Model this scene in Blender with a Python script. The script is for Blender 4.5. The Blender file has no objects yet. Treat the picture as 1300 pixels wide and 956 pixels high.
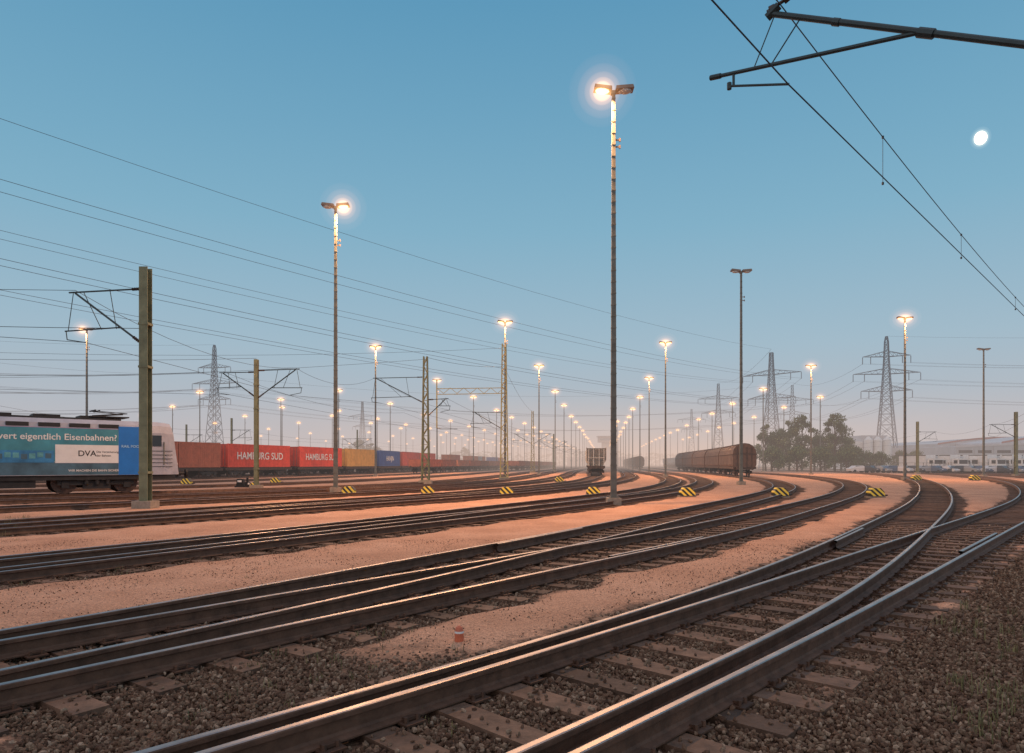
import bpy, math, random
import numpy as np
from mathutils import Vector, Matrix, kdtree
random.seed(7); rng=np.random.default_rng(7)
scene=bpy.context.scene
scene.view_settings.view_transform='Standard'
scene.view_settings.look='None'; scene.view_settings.exposure=0
GZ=-0.16   # ground level (rail heads are z=0)

# ------------------------------------------------------------ materials
def newmat(name):
    m=bpy.data.materials.new(name); m.use_nodes=True
    nt=m.node_tree; b=nt.nodes['Principled BSDF']
    return m,nt,b
def paint(name,col,rough=.6,metal=0.,var=.25,scale=3.,bump=0.,island=0.,bscale=30.):
    m,nt,b=newmat(name); N=nt.nodes; L=nt.links
    tc=N.new('ShaderNodeTexCoord')
    no=N.new('ShaderNodeTexNoise'); no.inputs['Scale'].default_value=scale; no.inputs['Detail'].default_value=6; no.inputs['Roughness'].default_value=.65
    L.new(tc.outputs['Object'],no.inputs['Vector'])
    mr=N.new('ShaderNodeMapRange'); mr.inputs[1].default_value=.3; mr.inputs[2].default_value=.7
    mr.inputs[3].default_value=1-var; mr.inputs[4].default_value=1+var
    L.new(no.outputs['Fac'],mr.inputs[0])
    fac=mr.outputs[0]
    if island:
        g=N.new('ShaderNodeNewGeometry'); m2=N.new('ShaderNodeMapRange')
        m2.inputs[3].default_value=1-island; m2.inputs[4].default_value=1+island
        L.new(g.outputs['Random Per Island'],m2.inputs[0])
        mm=N.new('ShaderNodeMath'); mm.operation='MULTIPLY'
        L.new(fac,mm.inputs[0]); L.new(m2.outputs[0],mm.inputs[1]); fac=mm.outputs[0]
    vm=N.new('ShaderNodeVectorMath'); vm.operation='SCALE'; vm.inputs[0].default_value=col
    L.new(fac,vm.inputs['Scale']); L.new(vm.outputs[0],b.inputs['Base Color'])
    b.inputs['Roughness'].default_value=rough; b.inputs['Metallic'].default_value=metal
    if bump:
        n2=N.new('ShaderNodeTexNoise'); n2.inputs['Scale'].default_value=bscale; n2.inputs['Detail'].default_value=4
        L.new(tc.outputs['Object'],n2.inputs['Vector'])
        bp=N.new('ShaderNodeBump'); bp.inputs['Strength'].default_value=bump; bp.inputs['Distance'].default_value=.02
        L.new(n2.outputs['Fac'],bp.inputs['Height']); L.new(bp.outputs[0],b.inputs['Normal'])
    return m
def emit(name,col,st):
    m,nt,b=newmat(name)
    b.inputs['Base Color'].default_value=(*col,1)
    b.inputs['Emission Color'].default_value=(*col,1); b.inputs['Emission Strength'].default_value=st
    try: m.cycles.emission_sampling='NONE'
    except Exception: pass
    return m
def glow_haze(name,emcol,st,absorb=0.):  # volume that emits its own glow, with optional absorption
    m=bpy.data.materials.new(name); m.use_nodes=True; nt=m.node_tree; nt.nodes.clear(); N=nt.nodes
    o=N.new('ShaderNodeOutputMaterial'); e=N.new('ShaderNodeEmission'); e.inputs[0].default_value=(*emcol,1); e.inputs[1].default_value=st
    if absorb:
        a=N.new('ShaderNodeVolumeAbsorption'); a.inputs[0].default_value=(0,0,0,1); a.inputs[1].default_value=absorb
        s=N.new('ShaderNodeAddShader'); nt.links.new(e.outputs[0],s.inputs[0]); nt.links.new(a.outputs[0],s.inputs[1]); nt.links.new(s.outputs[0],o.inputs['Volume'])
    else: nt.links.new(e.outputs[0],o.inputs['Volume'])
    try: m.cycles.homogeneous_volume=True; m.cycles.emission_sampling='NONE'
    except Exception: pass
    return m

M_head=paint('rail_head_steel',(.36,.325,.31),.40,1.,.28,2.5)
M_rust=paint('rail_rust',(.125,.066,.042),.75,.1,.4,6.,.3)
M_wood=paint('sleeper_wood',(.125,.072,.047),.8,0,.5,5.,.7,.4,18.)
M_plate=paint('tie_plate',(.11,.06,.04),.7,.4,.3,8.)
M_galv=paint('galvanised_steel',(.16,.165,.15),.65,.3,.3,2.5,.1)
M_galvy=paint('mast_weathered_green',(.20,.21,.13),.7,.1,.3,2.,.1)
M_tube=paint('cantilever_tube',(.04,.06,.065),.5,.3,.2,4.)
M_ins=paint('insulator_brown',(.06,.035,.025),.3,0,.2,4.)
M_conc=paint('concrete_foot',(.30,.25,.20),.85,0,.25,6.,.3)
M_dark=paint('dark_steel',(.03,.03,.032),.6,.3,.3,4.)
M_frame=paint('wagon_frame',(.06,.04,.033),.75,.1,.35,3.)
M_wheel=paint('wheel_steel',(.09,.06,.05),.5,.6,.3,5.)
M_head_grey=paint('lamp_housing',(.20,.15,.12),.5,.3,.15,3.)
M_lens=emit('sodium_lamp_lens',(1.,.58,.24),3.4)
MH=[glow_haze('sodium_glow_a',(1.,.56,.24),1.1),glow_haze('sodium_glow_b',(1.,.50,.20),.42),glow_haze('sodium_glow_c',(1.,.46,.18),.16),glow_haze('sodium_glow_d',(1.,.44,.2),.06),glow_haze('sodium_glow_e',(1.,.44,.22),.02)]  # glow shells added around lit lamp heads, emission only
M_lens_off=paint('lamp_glass_off',(.5,.55,.58),.2,0,.1,3.)
M_wire=paint('wire_copper',(.05,.055,.065),.6,.3,.1,1.)
M_hvwire=paint('hv_conductor',(.12,.16,.20),.6,.3,.1,1.)
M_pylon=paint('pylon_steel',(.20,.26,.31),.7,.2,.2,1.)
M_glass=paint('window_glass',(.03,.04,.05),.08,0,.1,1.)
M_white=paint('white_paint',(.75,.75,.74),.5,0,.08,2.)
M_black=paint('black_paint',(.015,.015,.015),.5,0,.2,2.)

# ------------------------------------------------------------ mesh builder
class MB:
    def __init__(s): s.v=[]; s.f=[]; s.m=[]
    def add(s,vs,fs,mat=0):
        o=len(s.v); s.v.extend([tuple(map(float,p)) for p in vs])
        for f in fs: s.f.append(tuple(o+i for i in f)); s.m.append(mat)
    def box(s,c,size,mat=0,R=None,taper=None):
        x,y,z=size[0]/2,size[1]/2,size[2]/2
        t=taper or (1,1)
        P=[(-x,-y,-z),(x,-y,-z),(x,y,-z),(-x,y,-z),(-x*t[0],-y*t[1],z),(x*t[0],-y*t[1],z),(x*t[0],y*t[1],z),(-x*t[0],y*t[1],z)]
        if R is not None: P=[tuple(R@Vector(p)) for p in P]
        s.add([(p[0]+c[0],p[1]+c[1],p[2]+c[2]) for p in P],[(0,3,2,1),(4,5,6,7),(0,1,5,4),(1,2,6,5),(2,3,7,6),(3,0,4,7)],mat)
    def cyl(s,p,q,r0,r1=None,n=8,mat=0,cap=True):
        if r1 is None: r1=r0
        p=Vector(p); q=Vector(q); d=(q-p)
        if d.length<1e-6: return
        d.normalize(); u=d.cross(Vector((0,0,1)))
        if u.length<1e-3: u=d.cross(Vector((1,0,0)))
        u.normalize(); w=d.cross(u)
        vs=[]
        for c,r in((p,r0),(q,r1)):
            for i in range(n):
                a=2*math.pi*(i+.5)/n; vs.append(c+u*(r*math.cos(a))+w*(r*math.sin(a)))
        fs=[(i,(i+1)%n,n+(i+1)%n,n+i) for i in range(n)]
        if cap: fs+= [tuple(range(n))[::-1],tuple(range(n,2*n))]
        s.add(vs,fs,mat)
    def beam(s,p,q,w,mat=0): s.cyl(p,q,w*.707,None,4,mat)
    def prism(s,prof,x0,x1,mat=0,capmat=None,taper=1.):
        n=len(prof); vs=[(x0,y,z) for y,z in prof]+[(x1,y,z) for y,z in prof]
        s.add(vs,[(i,(i+1)%n,n+(i+1)%n,n+i) for i in range(n)],mat)
        s.add(vs,[tuple(range(n))[::-1],tuple(range(n,2*n))],mat if capmat is None else capmat)
    def ball(s,c,r,mat=0,n=8,sc=(1,1,1)):
        vs=[];fs=[]
        for j in range(1,n//2):
            th=math.pi*j/(n//2)
            for i in range(n):
                a=2*math.pi*i/n; vs.append((c[0]+r*sc[0]*math.sin(th)*math.cos(a),c[1]+r*sc[1]*math.sin(th)*math.sin(a),c[2]+r*sc[2]*math.cos(th)))
        k=n//2-1
        vs.append((c[0],c[1],c[2]+r*sc[2])); vs.append((c[0],c[1],c[2]-r*sc[2]))
        for j in range(k-1):
            for i in range(n): fs.append((j*n+i,(j+1)*n+i,(j+1)*n+(i+1)%n,j*n+(i+1)%n))
        for i in range(n):
            fs.append((k*n,i,(i+1)%n)); fs.append((k*n+1,(k-1)*n+(i+1)%n,(k-1)*n+i))
        s.add(vs,fs,mat)
    def mesh(s,name,mats,smooth=False):
        me=bpy.data.meshes.new(name); me.from_pydata(s.v,[],s.f)
        for m in mats: me.materials.append(m)
        me.polygons.foreach_set('material_index',np.array(s.m,dtype=np.int32))
        if smooth: me.polygons.foreach_set('use_smooth',np.ones(len(s.f),dtype=bool))
        me.update(); return me
def place(name,me,loc=(0,0,0),rz=0.,parent=None,scale=None):
    o=bpy.data.objects.new(name,me); scene.collection.objects.link(o)
    o.location=loc; o.rotation_euler=(0,0,rz)
    if scale: o.scale=scale
    if parent: o.parent=parent
    return o
def obj(mb,name,mats,loc=(0,0,0),rz=0.,smooth=False,parent=None):
    return place(name,mb.mesh(name,mats,smooth),loc,rz,parent)
def az(a,d): # world position from a bearing tangent (in 1/867) and a distance north of the origin
    return (a/867.*d,d)

# ------------------------------------------------------------ track alignments (metres)
def dense(pts,off=0.,step=.5,back=22.,yend=950.):
    P=[np.array(p,float) for p in pts]
    h=(P[1]-P[0]); h/=np.linalg.norm(h); P.insert(0,P[0]-h*back)
    while P[-1][1]<yend:
        P.append(P[-1]+np.array([.136,1.])*min(120,max(30,yend-P[-1][1]+1)))
    P=np.array(P); c=np.r_[0,np.cumsum(np.linalg.norm(np.diff(P,axis=0),axis=1))]
    T=np.gradient(P,c,axis=0)
    T[1:-1]=((P[1:-1]-P[:-2])/(c[1:-1]-c[:-2])[:,None]*(c[2:]-c[1:-1])[:,None]+(P[2:]-P[1:-1])/(c[2:]-c[1:-1])[:,None]*(c[1:-1]-c[:-2])[:,None])/(c[2:]-c[:-2])[:,None]
    s=np.arange(0,c[-1],step); i=np.clip(np.searchsorted(c,s,side='right')-1,0,len(c)-2)
    H=(c[i+1]-c[i]); t=((s-c[i])/H)[:,None]; H=H[:,None]
    Q=(2*t**3-3*t**2+1)*P[i]+(t**3-2*t**2+t)*H*T[i]+(-2*t**3+3*t**2)*P[i+1]+(t**3-t**2)*H*T[i+1]
    k=np.exp(-.5*(np.arange(-12,13)/5.)**2); k/=k.sum()
    Qp=np.vstack([Q[0]+(Q[0]-Q[1])*np.arange(12,0,-1)[:,None],Q,Q[-1]+(Q[-1]-Q[-2])*np.arange(1,13)[:,None]])
    Q=np.stack([np.convolve(Qp[:,j],k,'valid') for j in(0,1)],1)
    D=np.gradient(Q,axis=0); D/=np.linalg.norm(D,axis=1)[:,None]
    R=np.stack([D[:,1],-D[:,0]],1)
    return Q+R*off
HG=.75
T={}
T['A']=dense([(-.92,4.99),(1.26,7.26),(4.95,11.96),(9.0,17.6),(15.7,27.2),(26.7,44.7),(44.4,77),(64,126),(74.7,185),(89,308)],HG)
T['B']=dense([(-.58,4.99),(1.6,7.26),(5.35,11.4),(9.15,15.6),(23.8,32.2),(33.2,44.7),(47.2,66),(67.7,106.7),(88,173),(114,347)],HG)
T['C']=dense([(-4.93,6.57),(-3.75,8.26),(-1.75,11.6),(.92,15.9),(4.65,22.4),(10.4,32.3),(16.9,44.7),(23.6,63),(31.3,99),(39,154),(52,252)],HG)
T['D']=dense([(-3.55,5.2),(-.11,9.5),(4.3,14.9),(11.1,24.8),(19.8,38.5),(30.6,60.3),(40.6,92.5),(48,139),(60,231)],-HG)
T['E']=dense([(-8.9,11.85),(-5.47,17.6),(-2.44,23.5),(1.8,31.5),(7.5,43.3),(14,63),(20,92.5),(26,146)],HG)
T['E2']=dense([(-7.5,10.4),(-4.3,15.6),(-.9,21),(3.6,28.2),(9.3,38.5),(16.2,55.5),(24,86.7),(31.5,139)],-HG)
T['F']=dense([(-14.6,19.5),(-12.4,23.9),(-8.5,30.5),(-4,38.5),(3.5,58),(10.1,90),(15.7,139)],HG)
T['F2']=dense([(-13.6,18.4),(-10.4,23.4),(-6.4,29.8),(-1.2,38.2),(5.8,55),(13.0,81.6),(20.5,126)],HG)
T['L']=dense([(-40,24),(-26.2,34.8),(-20,40.6),(-14,48),(-9,58),(-5.5,72),(-1.5,100),(3.5,140),(14.4,220)])
T['K']=dense([(-66,40),(-48,56),(-41,70),(-37.5,78),(-34.5,88),(-30.5,100),(-27,115),(-23,140),(-18,175),(-10,235)])
def lerpT(a,b,f,n=2400):
    A=T[a];B=T[b]
    ia=np.linspace(0,len(A)-1,n);ib=np.linspace(0,len(B)-1,n)
    a_=np.stack([np.interp(ia,np.arange(len(A)),A[:,j]) for j in(0,1)],1)
    b_=np.stack([np.interp(ib,np.arange(len(B)),B[:,j]) for j in(0,1)],1)
    return a_*(1-f)+b_*f
def offT(a,o):
    Q=T[a]; D=np.gradient(Q,axis=0); D/=np.linalg.norm(D,axis=1)[:,None]
    return Q+np.stack([D[:,1],-D[:,0]],1)*o
T['G']=lerpT('F','L',.33); T['H']=lerpT('F','L',.67)
T['I']=lerpT('L','K',.3); T['J']=lerpT('L','K',.65)
T['K2']=offT('K',-4.8); T['K3']=offT('K',-9.6); T['K4']=offT('K',-14.5)
T['R1']=offT('B',6.); T['R1']=T['R1'][T['R1'][:,1]>60]
T['R2']=offT('B',11.); T['R2']=T['R2'][T['R2'][:,1]>80]
partner={'A':'B','C':'D','E':'E2','F':'F2'}; main_of={v:k for k,v in partner.items()}
def mk_kd(Q):
    kd=kdtree.KDTree(len(Q))
    for i,p in enumerate(Q): kd.insert((p[0],p[1],0),i)
    kd.balance(); return kd
KD={k:mk_kd(v[v[:,1]<200]) for k,v in T.items()}
DIR={}
for k,Q in T.items():
    D=np.gradient(Q,axis=0); D/=np.linalg.norm(D,axis=1)[:,None]; DIR[k]=D

prof=[(-.075,-.172),(-.075,-.160),(-.022,-.147),(-.010,-.130),(-.010,-.052),(-.036,-.040),(-.036,-.012),(-.031,-.004),(-.020,0.),(.020,0.),(.031,-.004),(.036,-.012),(.036,-.040),(.010,-.052),(.010,-.130),(.022,-.147),(.075,-.160),(.075,-.172)]
prof_m=[1]*7+[0]*3+[1]*8
prof2=[(-.06,-.172),(-.036,-.02),(-.022,0.),(.022,0.),(.036,-.02),(.06,-.172)]
prof2_m=[1,1,0,1,1,1]
def rail(mb,Q,D,o,pr,pm,zo=0.):
    R=np.stack([D[:,1],-D[:,0]],1); n=len(pr); vs=[];base=len(mb.v)
    for i in range(len(Q)):
        for (u,z) in pr:
            vs.append((Q[i,0]+R[i,0]*(o+u),Q[i,1]+R[i,1]*(o+u),z+zo))
    fs=[];ms=[]
    for i in range(len(Q)-1):
        for j in range(n-1):
            fs.append((base+i*n+j,base+(i+1)*n+j,base+(i+1)*n+j+1,base+i*n+j+1)); ms.append(pm[j])
    mb.v.extend(vs); mb.f.extend(fs); mb.m.extend(ms)
SLEEP={}
for k,Q in T.items():
    mb=MB(); D=DIR[k]; dist=np.hypot(Q[:,0],Q[:,1])
    idx=[];i=0
    while i<len(Q)-1:
        idx.append(i); d=dist[i]
        i+= 1 if d<60 else (4 if d<150 else 24)
    idx.append(len(Q)-1); idx=np.array(idx)
    near=idx[dist[idx]<45]; lastn=near[-1] if len(near) else -1
    ni=idx[idx<=lastn] if lastn>0 else idx[:0]; fi=idx[idx>=lastn] if lastn>0 else idx
    zo={'B':-.002,'D':-.002,'E2':-.002,'F2':-.002}.get(k,0)
    for o in(-HG,HG):
        if len(ni)>1: rail(mb,Q[ni],D[ni],o,prof,prof_m,zo)
        rail(mb,Q[fi],D[fi],o,prof2,prof2_m,zo)
    pos=[]
    seg=np.r_[0,np.cumsum(np.linalg.norm(np.diff(Q,axis=0),axis=1))]
    for s in np.arange(.3,seg[-1],.63):
        x=np.interp(s,seg,Q[:,0]);y=np.interp(s,seg,Q[:,1])
        d=math.hypot(x,y)
        if y<-12 or d>150: continue
        dx=np.interp(s,seg,D[:,0]);dy=np.interp(s,seg,D[:,1])
        if k in main_of and KD[main_of[k]].find((x,y,0))[2]<2.45:
            pos.append((x,y,dx,dy,1)); continue
        pos.append((x,y,dx,dy,0))
    SLEEP[k]=[]
    for (x,y,dx,dy,skip) in pos:
        a=math.atan2(dy,dx)+rng.normal(0,.014)
        R=Matrix.Rotation(a,3,'Z'); r=Vector((dy,-dx))
        l,rr=1.3,1.3
        d=math.hypot(x,y)
        if not skip:
            if k in partner:
                co,ii,dd=KD[partner[k]].find((x,y,0))
                lat=(co[0]-x)*r.x+(co[1]-y)*r.y
                if dd<2.45 and lat>0: rr=1.3+lat
            l+=rng.normal(0,.04); rr+=rng.normal(0,.04)
            cx=x+r.x*(rr-l)/2; cy=y+r.y*(rr-l)/2
            mb.box((cx,cy,-.187-.075+rng.normal(0,.003)),(.25+rng.normal(0,.008),l+rr,.15),2,R)
            SLEEP[k].append((x,y,dx,dy,l,rr))
        if d<32:
            for o in(-HG,HG):
                px,py=x+r.x*o,y+r.y*o
                mb.box((px,py,-.1795),(.17,.34,.014),3,R)
                for sx in(-.05,.05):
                    for sy in(-.115,.115):
                        if d<16:
                            v=R@Vector((sx,sy,0)); c=(px+v.x,py+v.y)
                            mb.cyl((c[0],c[1],-.172),(c[0],c[1],-.135),.019,.015,6,3)
                if d<16:
                    for sy in(-.09,.09):
                        v=R@Vector((0,sy,0)); mb.box((px+v.x,py+v.y,-.156),(.10,.05,.02),3,R)
    obj(mb,'railway_track',[M_head,M_rust,M_wood,M_plate])
def subrail(name,k,o,y0,y1):
    Q=T[k];D=DIR[k];m=(Q[:,1]>y0)&(Q[:,1]<y1)
    mb=MB(); rail(mb,Q[m],D[m],o,prof,prof_m,.004); obj(mb,name,[M_head,M_rust])
subrail('check_rail','A',-HG+.12,13.5,17.0)
subrail('check_rail','B',HG-.12,12.6,16.4)
subrail('check_rail','C',-HG+.12,13.,17.)
subrail('check_rail','D',HG-.12,12.,15.5)

# ------------------------------------------------------------ ground
def axis(lo,hi,a,b,st,g):
    c=list(np.arange(a,b,st)); s=st; x=c[-1]
    while x<hi: s*=1+g; x+=s; c.append(x)
    s=st; x=a; l=[]
    while x>lo: s*=1+g; x-=s; l.append(x)
    return np.array(l[::-1]+c)
xs=axis(-3200,3200,-11,16,.13,.03); ys=axis(-300,3400,3.,16,.12,.025)
X,Y=np.meshgrid(xs,ys); X=X.ravel();Y=Y.ravel()
allq=np.vstack([v[v[:,1]<320] for v in T.values()])
Bx=offT('B',2.4); Bx2=offT('B',4.)
allq=np.vstack([allq,Bx[Bx[:,1]<24],Bx2[Bx2[:,1]<22]])
kdA=mk_kd(allq)
def vnoise(x,y,seed=0):
    r=np.random.default_rng(seed).random((64,64))
    def smp(x,y):
        xi=np.floor(x).astype(int);yi=np.floor(y).astype(int);fx=x-xi;fy=y-yi
        fx=fx*fx*(3-2*fx);fy=fy*fy*(3-2*fy)
        g=lambda a,b:r[a%64,b%64]
        return (g(xi,yi)*(1-fx)+g(xi+1,yi)*fx)*(1-fy)+(g(xi,yi+1)*(1-fx)+g(xi+1,yi+1)*fx)*fy
    return smp(x,y)*.55+smp(x*2.1+7,y*2.1)*.3+smp(x*4.3,y*4.3+3)*.15
def ballast_mask(x,y,d):
    n=vnoise(x*.9,y*.9,3)
    lim=1.2+(n-.5)*.7
    nearfill=np.clip((7.0-y)/1.5+ (n-.5)*1.5,0,1)*(x>-3.2)
    m=np.clip((lim+.35-d)/.45,0,1)
    return np.maximum(m,nearfill)
dd=np.full(len(X),50.)
sel=(np.abs(X)<170)&(Y<310)&(Y>-60)
for i in np.nonzero(sel)[0]: dd[i]=kdA.find((X[i],Y[i],0))[2]
mask=ballast_mask(X,Y,dd)
far=Y>300; yardx=X-.136*Y
mask[far]=((yardx[far]>-60)&(yardx[far]<75))*.7
grass=np.clip(np.maximum((yardx-75)/10,(-80-yardx)/10),0,1)*(Y>30)
Z=GZ-.075*mask+(vnoise(X*1.3,Y*1.3,5)-.5)*.06*(Y<60)*(1-mask*.6)
nx,ny=len(xs),len(ys)
ii=np.arange(nx-1)[None,:]+np.arange(ny-1)[:,None]*nx
F=np.stack([ii,ii+1,ii+1+nx,ii+nx],-1).reshape(-1,4)
me=bpy.data.meshes.new('ground')
me.vertices.add(len(X)); me.vertices.foreach_set('co',np.stack([X,Y,Z],1).astype(np.float32).ravel())
me.loops.add(F.size); me.loops.foreach_set('vertex_index',F.ravel().astype(np.int32))
me.polygons.add(len(F)); me.polygons.foreach_set('loop_start',np.arange(0,F.size,4,dtype=np.int32))
me.polygons.foreach_set('use_smooth',np.ones(len(F),dtype=bool))
me.update(calc_edges=True)
for nm,arr in(('ballast',mask),('grassy',grass)):
    a=me.attributes.new(nm,'FLOAT','POINT'); a.data.foreach_set('value',arr.astype(np.float32))
m,nt,b=newmat('yard_ground'); N=nt.nodes;L=nt.links
tc=N.new('ShaderNodeTexCoord')
def noise(sc,det=5,ro=.6):
    n=N.new('ShaderNodeTexNoise'); n.inputs['Scale'].default_value=sc;n.inputs['Detail'].default_value=det;n.inputs['Roughness'].default_value=ro
    L.new(tc.outputs['Object'],n.inputs['Vector']); return n.outputs['Fac']
def vor(sc):
    n=N.new('ShaderNodeTexVoronoi'); n.inputs['Scale'].default_value=sc; L.new(tc.outputs['Object'],n.inputs['Vector']); return n
def ramp(src,stops):
    r=N.new('ShaderNodeValToRGB'); L.new(src,r.inputs[0]); e=r.color_ramp.elements
    while len(e)<len(stops): e.new(.5)
    for k,(p,c) in enumerate(stops): e[k].position=p; e[k].color=(*c,1)
    return r.outputs[0]
def mixc(f,a,c,mode='MIX'):
    n=N.new('ShaderNodeMix'); n.data_type='RGBA'; n.blend_type=mode
    if isinstance(f,float): n.inputs[0].default_value=f
    else: L.new(f,n.inputs[0])
    L.new(a,n.inputs[6]); L.new(c,n.inputs[7]); return n.outputs[2]
sand=ramp(noise(.55,8,.66),[(.3,(.43,.22,.13)),(.5,(.56,.305,.19)),(.72,(.66,.39,.26))])
v1=vor(95.); sp=ramp(v1.outputs['Color'],[(.1,(.5,.45,.44)),(.55,(1,1,1)),(.95,(1.4,1.3,1.25))])
sand=mixc(.8,sand,sp,'MULTIPLY')
n3=noise(28.,3,.7); sp2=ramp(n3,[(.3,(.62,.58,.56)),(.5,(1,1,1)),(.75,(1.2,1.2,1.2))])
sand=mixc(.85,sand,sp2,'MULTIPLY')
v2=vor(24.); bal=ramp(v2.outputs['Color'],[(.05,(.08,.047,.033)),(.5,(.16,.10,.068)),(.95,(.26,.18,.13))])
bal2=ramp(noise(.8,5),[(.35,(.65,.57,.5)),(.65,(1.2,1.02,.9))]); bal=mixc(.85,bal,bal2,'MULTIPLY')
at=N.new('ShaderNodeAttribute'); at.attribute_name='ballast'
mm=N.new('ShaderNodeMath'); mm.operation='ADD'; L.new(at.outputs['Fac'],mm.inputs[0])
q=N.new('ShaderNodeMath'); q.operation='MULTIPLY_ADD'; q.inputs[1].default_value=1.1; q.inputs[2].default_value=-.55; L.new(noise(5.,6,.72),q.inputs[0]); L.new(q.outputs[0],mm.inputs[1])
mr=N.new('ShaderNodeMapRange'); mr.inputs[1].default_value=.32; mr.inputs[2].default_value=.72; L.new(mm.outputs[0],mr.inputs[0])
col=mixc(mr.outputs[0],sand,bal)
at2=N.new('ShaderNodeAttribute'); at2.attribute_name='grassy'
gr=ramp(noise(.3,6),[(.3,(.07,.075,.045)),(.7,(.15,.14,.09))])
col=mixc(at2.outputs['Fac'],col,gr); L.new(col,b.inputs['Base Color']); b.inputs['Roughness'].default_value=.9
bp=N.new('ShaderNodeBump'); bp.inputs['Strength'].default_value=.7; bp.inputs['Distance'].default_value=.025
bp.invert=True; L.new(v2.outputs['Distance'],bp.inputs['Height'])
bp2=N.new('ShaderNodeBump'); bp2.inputs['Strength'].default_value=.7; bp2.inputs['Distance'].default_value=.014
L.new(n3,bp2.inputs['Height']); L.new(bp.outputs[0],bp2.inputs['Normal']); L.new(bp2.outputs[0],b.inputs['Normal'])
me.materials.append(m)
place('ground',me)

# ------------------------------------------------------------ ballast stones (instanced)
def stone_mat():
    m,nt,b=newmat('ballast_stone'); N=nt.nodes;L=nt.links
    oi=N.new('ShaderNodeObjectInfo'); r=N.new('ShaderNodeValToRGB'); L.new(oi.outputs['Random'],r.inputs[0])
    e=r.color_ramp.elements; e[0].color=(.085,.048,.032,1); e[1].color=(.40,.29,.21,1)
    for p,c in((.35,(.145,.083,.054,1)),(.6,(.185,.118,.08,1)),(.88,(.23,.16,.11,1))):
        k=e.new(p); k.color=c
    tc=N.new('ShaderNodeTexCoord'); n=N.new('ShaderNodeTexNoise'); n.inputs['Scale'].default_value=2.; L.new(tc.outputs['Object'],n.inputs['Vector'])
    mr=N.new('ShaderNodeMapRange'); mr.inputs[1].default_value=.3; mr.inputs[2].default_value=.7; mr.inputs[3].default_value=.7; mr.inputs[4].default_value=1.2; L.new(n.outputs['Fac'],mr.inputs[0])
    vm=N.new('ShaderNodeVectorMath'); vm.operation='SCALE'; L.new(r.outputs[0],vm.inputs[0]); L.new(mr.outputs[0],vm.inputs['Scale'])
    L.new(vm.outputs[0],b.inputs['Base Color']); b.inputs['Roughness'].default_value=.9
    b.inputs['Specular IOR Level'].default_value=.25
    return m
SM=stone_mat()
import bmesh
src=bpy.data.collections.new('stone_sources')
for i in range(6):
    bm=bmesh.new(); bmesh.ops.create_icosphere(bm,subdivisions=1,radius=1)
    sc=Vector((rng.uniform(.8,1.2),rng.uniform(.6,1.),rng.uniform(.45,.8)))
    for v in bm.verts:
        f=rng.uniform(.7,1.25); v.co=Vector((v.co.x*sc.x,v.co.y*sc.y,v.co.z*sc.z))*f
    me=bpy.data.meshes.new('stone'); bm.to_mesh(me); bm.free(); me.materials.append(SM)
    o=bpy.data.objects.new('stone',me); src.objects.link(o)
def scatter(name,pts,smin,smax):
    me=bpy.data.meshes.new(name); me.from_pydata([tuple(p) for p in pts],[],[])
    o=place(name,me)
    ng=bpy.data.node_groups.new(name+'_nodes','GeometryNodeTree')
    ng.interface.new_socket(name='Geometry',in_out='INPUT',socket_type='NodeSocketGeometry')
    ng.interface.new_socket(name='Geometry',in_out='OUTPUT',socket_type='NodeSocketGeometry')
    N=ng.nodes;L=ng.links
    gi=N.new('NodeGroupInput');go=N.new('NodeGroupOutput')
    ip=N.new('GeometryNodeInstanceOnPoints'); ci=N.new('GeometryNodeCollectionInfo')
    ci.inputs['Collection'].default_value=src; ci.inputs['Separate Children'].default_value=True; ci.inputs['Reset Children'].default_value=True
    rv=N.new('FunctionNodeRandomValue'); rv.data_type='FLOAT_VECTOR'; rv.inputs[0].default_value=(0,0,0); rv.inputs[1].default_value=(6.28,6.28,6.28)
    rs=N.new('FunctionNodeRandomValue'); rs.data_type='FLOAT'; rs.inputs[2].default_value=smin; rs.inputs[3].default_value=smax; rs.inputs['Seed'].default_value=5
    L.new(gi.outputs[0],ip.inputs['Points']); L.new(ci.outputs[0],ip.inputs['Instance']); ip.inputs['Pick Instance'].default_value=True
    L.new(rv.outputs[0],ip.inputs['Rotation']); L.new(rs.outputs[1],ip.inputs['Scale']); L.new(ip.outputs[0],go.inputs[0])
    md=o.modifiers.new('scatter','NODES'); md.node_group=ng
    return o
def near_mask(x,y):
    d=np.array([kdA.find((a,b_,0))[2] for a,b_ in zip(x,y)]); return ballast_mask(x,y,d)
def gen(n,x0,x1,y0,y1):
    x=rng.uniform(x0,x1,n);y=rng.uniform(y0,y1,n)
    k=np.abs(x)<y*.78+1.4; return x[k],y[k]
skd={k:mk_kd(np.array([(a[0],a[1]) for a in v if a[1]<30])) if any(a[1]<30 for a in v) else None for k,v in SLEEP.items()}
slarr={k:[a for a in v if a[1]<30] for k,v in SLEEP.items()}
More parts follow.
